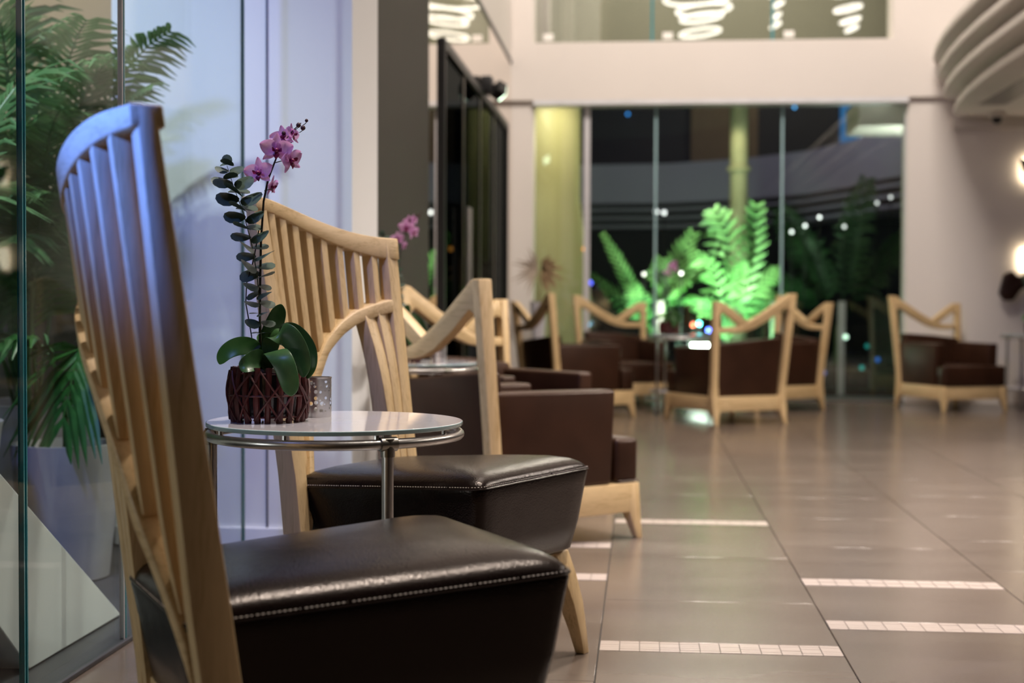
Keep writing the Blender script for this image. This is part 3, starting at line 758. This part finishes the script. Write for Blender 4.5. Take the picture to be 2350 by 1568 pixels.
# ================================================================== PALMS
def frond(mb, path, ln, wd, n=26, droop=.35, start=.22, vee=.5, twist=None):
    P = [Vector(p) for p in path]; m = len(P)-1
    mb.tube(P, [.006*(1-.8*i/m)+.001 for i in range(m+1)], 5)
    for i in range(n):
        s = start + (1-start)*(i+.5)/n; f = s*m; a = min(int(f), m-1); p = P[a].lerp(P[a+1], f-a); t = (P[a+1]-P[a]).normalized()
        sd = t.cross(Vector((0, 0, 1)))
        if sd.length < .1: sd = Vector((1, 0, 0))
        sd.normalize()
        if twist: sd = (Matrix.Rotation(twist, 3, t) @ sd)
        up = sd.cross(t)
        l = ln*(math.sin(PI*min(1, .18+.74*s))**.7)*random.uniform(.85, 1.1)
        for k in (-1, 1):
            d = (sd*k*.75 + t*.72 + up*vee*.3).normalized()
            q = [p + d*l*u + Vector((0, 0, -droop*l*u*u*random.uniform(.8, 1.2))) for u in (0, .35, .7, 1)]
            mb.blade(q, [wd*.4, wd, wd*.8, .002], up.cross(d), .25)
def palm(name, label, loc, fronds, mat, trunk=None, planter=None, group=None):
    t = thing(name, label, 'palm', loc, group=group)
    if planter: planter(t)
    else: MB().tube([(0, 0, 0), (.01, 0, .2), (0, 0, .42)], [.05, .04, .02], 10).build('trunk', STEMG, t)
    for (tip, mid, ln, wd, n, droop, tw) in fronds:
        mb = MB(); b = Vector(trunk or (0, 0, .4)) + Vector((random.uniform(-.04, .04), random.uniform(-.04, .04), 0))
        frond(mb, bez(b, mid, tip, 9), ln, wd, n, droop, twist=tw)
        mb.build('frond', mat, t, smooth=False)
    return t
def tall_pot(t):
    MB().lathe([(.001, 0), (.17, 0), (.185, .05), (.235, .50), (.24, .52), (.215, .52), (.205, .47), (.001, .46)], 36).build('planter', PLANT, t)
    MB().lathe([(.001, .46), (.205, .462), (.15, .475), (.001, .48)], 24).build('soil', SOIL, t)
random.seed(11)
def tuft(spec, wd, n): return [((x, y, z), (x*.35, y*.3, .55+z*.62), ln, wd, n, .5, random.uniform(-.6, .6)) for (x, y, z), ln in spec]
fr = tuft([((-.75, -.3, 1.7), .40), ((-.35, -.4, 2.0), .42), ((.05, -.4, 2.05), .42), ((.40, -.42, 1.74), .30), ((.50, -.45, 1.62), .30), ((.35, -.5, 1.45), .30), ((.0, -.5, 1.5), .40), ((-.5, -.5, 1.5), .40), ((.15, -.4, 1.05), .34), ((-.3, -.4, 1.0), .34), ((-.9, 0, 1.25), .38), ((.30, -.45, 1.2), .28), ((.60, -.22, 1.74), .20), ((.56, -.28, 1.56), .18), ((-.6, .5, 1.8), .4), ((-.2, .4, 1.9), .36), ((.15, -.5, 1.75), .34), ((-.2, -.3, 1.3), .36)], .020, 34)
palm('potted_palm', 'tall feathery palm in a grey planter behind the glass partition', (-2.12, 4.72, 0), fr, PALM, (0, 0, .47), tall_pot)
fr = tuft([((.30, .25, 1.55), .34), ((-.35, .1, 1.7), .36), ((.05, -.3, 1.5), .34), ((-.5, -.2, 1.35), .34), ((.28, -.1, 1.15), .30), ((-.1, .2, 1.85), .34), ((-.3, -.5, 1.1), .3)], .017, 30)
palm('potted_palm', 'feathery palm nearest the glass at the left edge', (-2.05, 3.85, 0), fr, PALM, (0, 0, .47), tall_pot)
fr2 = [((.05, -.16, .48), (.10, -.02, .96), .26, .034, 12, .75, .2), ((-.22, -.25, .62), (-.05, -.05, .95), .24, .03, 12, .6, 0), ((.16, .12, .72), (.1, .06, .98), .2, .026, 10, .6, .3)]
def low_pot(t):
    MB().lathe([(.001, 0), (.13, 0), (.17, .42), (.15, .42), (.14, .38), (.001, .38)], 30).build('planter', PLANT, t)
    MB().tube([(0, 0, .38), (.0, .0, .55)], .012, 8).build('stem', STEMG, t)
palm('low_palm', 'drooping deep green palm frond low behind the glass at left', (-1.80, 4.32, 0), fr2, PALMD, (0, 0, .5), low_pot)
# white slanted slab behind the glass
prof = [(3.20, 0), (3.79, 0), (3.02, .50), (2.2, 1.02), (2.2, .75), (2.72, .42)]
sl = MB().prism(prof, lambda y, z: (-1.425, y, z), lambda y, z: (-1.63, y, z)).build('slanted_slab', WHITE, bevel=.003, smooth=False)
tag(sl, 'white slanted slab rising behind the glass at lower left', 'slab')

# garden palms outside the window
random.seed(5)
gp_ = 'lit garden palms outside the window'
palm('garden_palm', 'brightly lit green garden palm left of centre outside the window', (.10, 14.45, .225),
     [((-.50, 0, 1.36), (-.20, 0, .85), .13, .026, 15, .1, 1.2), ((.42, -.05, 1.36), (.20, 0, .9), .26, .036, 11, .05, 1.1), ((.50, -.2, 1.02), (.22, -.1, .85), .28, .042, 9, .35, .6), ((.34, -.3, .86), (.16, -.2, .8), .26, .042, 9, .5, .3), ((-.62, .2, .95), (-.3, 0, .75), .22, .038, 9, .4, .8), ((-.2, -.3, .86), (-.1, -.2, .7), .22, .038, 9, .5, .4), ((.1, 0, 1.10), (.05, -.1, .8), .26, .042, 9, .4, .9)], PALMO, (0, 0, .3), group=gp_)
palm('garden_palm', 'tall pale green lit garden palm right of centre outside the window', (.85, 14.5, .225),
     [((-.14, -.1, 1.60), (.16, 0, 1.25), .34, .046, 10, .35, .9), ((-.30, -.15, 1.15), (-.05, -.1, 1.05), .30, .044, 9, .55, .5), ((.30, 0, 1.66), (.24, 0, 1.0), .26, .044, 11, .05, 1.3), ((.12, -.25, 1.05), (.08, -.2, .95), .30, .044, 9, .7, .3), ((-.38, -.2, .72), (-.2, -.15, .75), .28, .044, 9, .6, .2), ((.5, -.1, 1.0), (.3, 0, .9), .26, .044, 9, .4, .8), ((.62, .1, .75), (.35, 0, .75), .26, .044, 9, .5, .5)], PALMO, (0, 0, .3), group=gp_)
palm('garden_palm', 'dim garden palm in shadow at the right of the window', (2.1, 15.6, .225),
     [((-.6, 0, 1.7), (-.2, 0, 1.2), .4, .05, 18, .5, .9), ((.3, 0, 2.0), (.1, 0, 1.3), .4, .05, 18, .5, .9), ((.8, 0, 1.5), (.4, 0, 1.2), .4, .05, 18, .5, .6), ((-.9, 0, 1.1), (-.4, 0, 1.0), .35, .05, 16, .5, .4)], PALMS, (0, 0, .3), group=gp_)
bed = MB().box((-.5, 14.0, -.012), (2.9, 15.95, .22)).build('planting_bed', SOIL, bevel=.01)
tag(bed, 'dark raised planting bed under the garden palms', 'planter')
# flood light for the palms
fl = thing('flood_light', 'bright flood light low outside the window below the palms', 'lamp', (.62, 13.46, 0))
MB().box((-.17, -.03, .40), (.17, .05, .52)).build('housing', BLACKM, fl, bevel=.01)
MB().box((-.155, .05, .415), (.155, .056, .505)).build('lens', emis('flood_lens', (.85, 1, .85), 14), fl)
MB().box((-.155, -.036, .425), (.155, -.03, .50)).build('front_lens', emis('flood_lens_front', (.88, 1, .84), 45), fl)
MB().box((-.02, -.01, 0), (.02, .02, .40)).build('stand', BLACKM, fl)
MB().box((-.08, -.05, 0), (.08, .06, .012)).build('base', BLACKM, fl)

# ================================================================== OUTSIDE
struct(MB().box((-6, FW+.25, -.08), (9, 30, -.012)).build('floor_terrace', plain('terrace_paving', (.10, .11, .12), .35, bumpy=.1), smooth=False))
struct(MB().box((-14, 26, 0), (18, 26.4, 14)).build('wall_night_facade', DARKW, smooth=False))
cl = MB().lathe([(.60, 0), (.62, .9), (.60, 1.1), (.50, 1.9), (.50, 2.98)], 48, (-1.12, 14.25, 0)).build('olive_column', OLIVE, ang=60)
tag(cl, 'broad round olive yellow column just outside the window at left', 'column')
b2 = MB().lathe([(.10, 0), (.10, 2.36), (.135, 2.37), (.135, 2.41), (.10, 2.42), (.10, 7)], 24, (1.08, 16.2, 0)).build('slim_column', plain('pale_column', (.62, .58, .38), .6))
tag(b2, 'slim pale yellow column behind the right garden palm', 'column')
aw = MB().box((1.95, 13.16, 2.49), (3.6, 14.0, 2.74)).build('awning', PARA, bevel=.01)
tag(aw, 'pale awning box outside the top right corner of the window', 'awning')
light('awning_light', 'SPOT', (2.5, 13.3, 1.9), (2.5, 13.6, 2.5), 40, (.9, 1, .85), .1, cone=150)
# balustrade
bs = thing('glass_balustrade', 'low glass balustrade with grey posts outside the window', 'balustrade', (0, 13.9, 0))
for a, b in ((-.50, .55), (.57, 1.23), (1.31, 1.86), (1.97, 3.2)): MB().box((a, -.006, .04), (b, .006, .93)).build('glass_panel', BALGL, bs, smooth=False)
for x in (.18, 1.27, 1.915): MB().box((x-.035, -.02, 0), (x+.035, .02, .90)).build('post', PLANT, bs, bevel=.004)
light('column_wash', 'SPOT', (.95, 15.6, 2.9), (1.08, 16.2, 1.7), 13, (1, .9, .55), .05, cone=120)
# curved canopy of the building across
def arc_band(name, z0, z1, inset, mat, th=.5):
    ctrl = [(-6, 22.2), (-2, 22.2), (.4, 21.9), (1.5, 21.2), (2.3, 20.2), (2.75, 18.9), (2.95, 17.8), (3.3, 16.9), (4.2, 16.2), (6, 15.9)]
    pts = [(x, y+inset) for x, y in ctrl]; back = [(x, y+inset+th+3*max(0, (x-1)/4)) for x, y in ctrl][::-1]
    return MB().slab(pts + back, z0, z1).build(name, mat, ang=60)
ca = thing('curved_canopy', 'grey curved concrete canopy of the building across the street', 'canopy')
arc_band('fascia', 2.42, 3.02, 0, FASC).parent = ca
for i, z in enumerate((2.34, 2.22, 2.10)): arc_band('canopy_rib', z-.03, z+.02, .15+.18*i, FASC).parent = ca
up = thing('upper_storey', 'dark upper storey with faint windows above the canopy', 'building', (0, 0, 0))
MB().box((-6, 24, 3.0), (9, 25.5, 12)).build('wall', DARKW, up, smooth=False)
MB().box((.8, 23.9, 3.1), (1.9, 24.02, 5.4)).build('window', plain('dim_brown_room', (.16, .11, .06), .6), up, smooth=False)
MB().box((3.25, 23.9, 3.1), (3.9, 24.02, 5.4)).build('window', emis('dim_blue_window', (.02, .16, .42), .5), up, smooth=False)
MB().box((3.95, 23.8, 3.1), (4.9, 24.02, 5.4)).build('pilaster', plain('tan_pilaster', (.30, .23, .16), .6), up, smooth=False)
light('upper_storey_glow', 'AREA', (3.4, 21.5, 6.5), (3.4, 24, 4), 60, (1, .85, .65), 1.5)
# far night lights
def lamp(x, z, Y, r, col, s, lab, grp):
    t = thing('night_lamp', lab, 'lamp', (x, Y, 0), group=grp)
    MB().lathe([(.001, -r), (r*.7, -r*.7), (r, 0), (r*.7, r*.7), (.001, r)], 10, (0, 0, z)).build('bulb', emis('glow_%d' % len(bpy.data.materials), col, s), t)
    if z < 3.5:
        MB().tube([(0, .01, .22 if 14 < Y < 15.95 and -.5 < x < 2.9 else -.012), (0, .01, z-r*.8)], .008, 6).build('lamp_post', BLACKM, t)
    else:
        MB().tube([(0, 0, z), (0, .046, z)], .012, 6).build('wall_bracket', BLACKM, t)
G6 = 'white lamps in the dark outside'
for x, z, Y, s, lab in ((.165, 1.965, 17, 9, 'white lamp at the left green window joint, left of a pair'), (.26, 1.955, 17, 7, 'white lamp at the left green window joint, right of a pair'),
        (1.819, 1.769, 14.9, 9, 'largest white lamp right of the right green window joint'), (1.674, 1.682, 14.9, 8, 'white lamp just below left of the largest white lamp'), (1.538, 1.620, 14.9, 7, 'lowest left white lamp right of the right green window joint'),
        (2.071, 1.673, 14.9, 5, 'single white lamp below the row at the right of the window'), (2.399, 1.915, 14.9, 4, 'left of three small white lamps in a rising row'), (2.535, 1.973, 14.9, 4, 'middle of three small white lamps in a rising row'), (2.699, 2.031, 14.9, 4, 'right of three small white lamps in a rising row'),
        (0.382, 1.172, 13.95, 5, 'white lamp among the leaves of the left garden palm'), (0.020, 1.162, 13.95, 4, 'small white lamp left of the left green window joint')):
    lamp(x, z, Y, .018 if Y < 16 else .026, (1, .97, 1), s*.38, lab, G6)
G7 = 'coloured lamps outside'
LL = [(-0.54, 1.39, 13.55, (1, 0.35, 0.05), 6, 'orange lamp at the edge of the olive column'),
      (-0.54, 1.09, 15, (0.1, 0.12, 1), 5, 'small blue lamp behind the balustrade at left'),
      (-0.51, 0.67, 13.5, (0.3, 0.65, 1), 7, 'pale blue lamp low beside the olive column'),
      (0.34, 0.66, 13.96, (1, 0.35, 0.05), 6, 'orange lamp beside the red basket by the window'),
      (0.5, 0.67, 13.96, (1, 0.1, 0.06), 5, 'red lamp seen under the lit palm'),
      (0.56, 0.68, 13.96, (0.1, 0.7, 0.9), 6, 'cyan lamp seen under the lit palm'),
      (0.65, 0.62, 13.955, (0.1, 0.1, 1), 5, 'deep blue lamp below the cyan one'),
      (1.95, 0.56, 13.86, (0.7, 1, 0.8), 3, 'pale green lamp on the balustrade post'),
      (2.12, 0.26, 13.97, (0.03, 0.5, 0.5), 1.2, 'dim teal lamp low behind the balustrade'),
      (2.17, 0.47, 13.97, (0.03, 0.4, 0.4), 0.8, 'faint teal lamp above the dim teal one'),
      (1.92, 0.22, 13.97, (0.7, 0.55, 0.2), 1.2, 'dim yellow lamp low behind the balustrade'),
      (1.76, 0.21, 13.97, (0.4, 0.3, 0.8), 1.2, 'dim violet lamp low behind the balustrade'),
      (2.27, 0.34, 13.97, (0.05, 0.2, 0.8), 1.2, 'small blue lamp low at the right of the window'),
      (-0.25, 4.05, 23.95, (0.05, 0.35, 1), 3, 'blue lamp high in the dark upper storey'),
      (2.5, 4.14, 23.95, (0.1, 0.45, 1), 4, 'blue lamp high above the canopy')]
for x, z, Y, c, s, lab in LL: lamp(x, z, Y, .024, c, s*.7, lab, G7)

# ================================================================== SMALL THINGS
# LED ring chandeliers in the double-height hall
def chandelier(label, x, y, rings):
    t = thing('ring_chandelier', label, 'chandelier', (x, y, 0), group='LED ring chandeliers')
    top = max(z for z, r in rings)
    for z, r in rings:
        dx, dy = random.uniform(-.08, .08), random.uniform(-.08, .08)
        o = MB().tube([(dx+r*math.cos(2*PI*k/40), dy+r*math.sin(2*PI*k/40), z+.04*math.cos(2*PI*k/40)) for k in range(40)], 0.022 if r > .1 else .03, 10, closed=True).build('led_ring', RING, t)
        MB().tube([(dx+r, dy, z+.04), (.02, 0, 6.98)], .0015, 5).build('cable', BLACKM, o)
    MB().lathe([(.001, 0), (.12, 0), (.12, .04), (.001, .04)], 20, (0, 0, 6.96)).build('ceiling_rose', STEEL, t)
random.seed(3)
chandelier('large LED ring chandelier above the hall', 1.0, 1.6, [(5.47, .34), (5.72, .35), (5.87, .46), (6.05, .57), (6.3, .62)])
chandelier('small LED ring chandelier farther right', 3.4, 1.6, [(5.5, .09), (5.64, .16), (5.85, .22), (6.1, .28)])
chandelier('slender string of LED rings in the hall', 2.2, 1.7, [(5.55, .07), (5.72, .06), (5.9, .08), (6.1, .06)])
# emergency spot on the door frame
em = thing('emergency_light', 'small black emergency spot light above the black glass doors', 'lamp', (-1.15, 10.45, 2.46))
MB().box((-.03, -.09, -.05), (.05, .09, .07)).build('housing', BLACKM, em, bevel=.006)
MB().beam((.06, .06, .0), (.11, .10, -.03), .10, .10).build('spot_head', BLACKM, em)
MB().beam((.112, .102, -.032), (.118, .106, -.035), .085, .085).build('lens', emis('green_white_lens', (.75, 1, .75), 6), em)
# security dome camera under the balcony
sc_ = thing('security_camera', 'small dome security camera under the balcony edge', 'camera', (3.02, 12.55, 2.52))
MB().lathe([(.001, 0), (.07, 0), (.072, -.03), (.05, -.045), (.001, -.045)], 20).build('base', PARA, sc_)
MB().lathe([(.042, -.040), (.045, -.055), (.035, -.085), (.015, -.098), (.001, -.1)], 20).build('dome', BLACKM, sc_)
# dried arrangement in a tall vase by the far left corner
v = thing('dried_arrangement', 'tall pale vase of dried fan leaves in the far left corner', 'vase', (-.90, 12.42, 0))
MB().lathe([(.001, 0), (.055, 0), (.06, .02), (.05, .3), (.055, .6), (.075, .88), (.07, .88), (.05, .6), (.045, .3), (.001, .28)], 28).build('vase', plain('pale_lilac_glaze', (.62, .58, .62), .3), v)
MB().lathe([(.001, .865), (.070, .865), (.074, .875), (.074, .885), (.001, .885)], 24).build('dark_filling', BLACKM, v)
MB().tube([(0, 0, .8), (.01, 0, 1.0), (.0, 0, 1.16)], .006, 6).build('stem', DRY, v)
for k in range(13):
    a = math.radians(95 + k*13); l = .25*(.8 + .2*math.sin(k*1.7))
    MB().blade([(-.01, -.01, 1.16), (-.01+l*.5*math.cos(a), -.05, 1.16+l*.5*math.sin(a)), (-.01+l*math.cos(a), -.07, 1.14+l*math.sin(a)*.9)], [.008, .022, .004], (-math.sin(a), 0, math.cos(a)), .4).build('pale_leaf', DRYP, v)
for k in range(16):
    a = math.radians(-75 + k*10); l = .19*(.75 + .3*math.sin(k*2.3))
    MB().blade([(.03, -.03, 1.15), (.03+l*.5*math.cos(a), -.09, 1.16+l*.5*math.sin(a)), (.03+l*math.cos(a), -.09, 1.12+l*math.sin(a))], [.012, .045, .010], (-math.sin(a), .3, math.cos(a)), .4).build('brown_leaf', DRY, v)
# backlit bronze sculptures on the right wall
def art(label, pts, x, z, lamp_z):
    t = thing('wall_sculpture', label, 'sculpture', (x, FW, z))
    MB().prism(pts, lambda a, b: (a, -.16, b), lambda a, b: (a, -.07, b)).build('bronze_body', ARTM, t, bevel=.02, seg=3)
    MB().tube([(.12, 0, .0), (.12, -.10, .0)], .015, 8).build('wall_bracket', BLACKM, t)
    MB().box((.04, -.055, -.10+lamp_z), (.22, -.035, .10+lamp_z)).build('back_light', emis('warm_backlight', (1, .86, .62), 6), t)
art('dark leaf-shaped wall sculpture with a glowing back light, upper right edge', [(-.01, .09), (.02, -.02), (.10, -.12), (.22, -.14), (.34, -.05), (.34, .10), (.2, .05), (.08, .06)], 3.285, 2.06, .0)
art('dark branching wall sculpture with a glowing back light above the right table', [(-.16, -.20), (-.12, -.03), (-.05, .0), (.0, -.05), (.08, -.03), (.13, .10), (.16, .30), (.24, .42), (.34, .44), (.34, -.12), (.2, -.14), (.1, -.12), (.02, -.17), (-.04, -.26), (-.12, -.26)], 3.27, 1.17, .10)
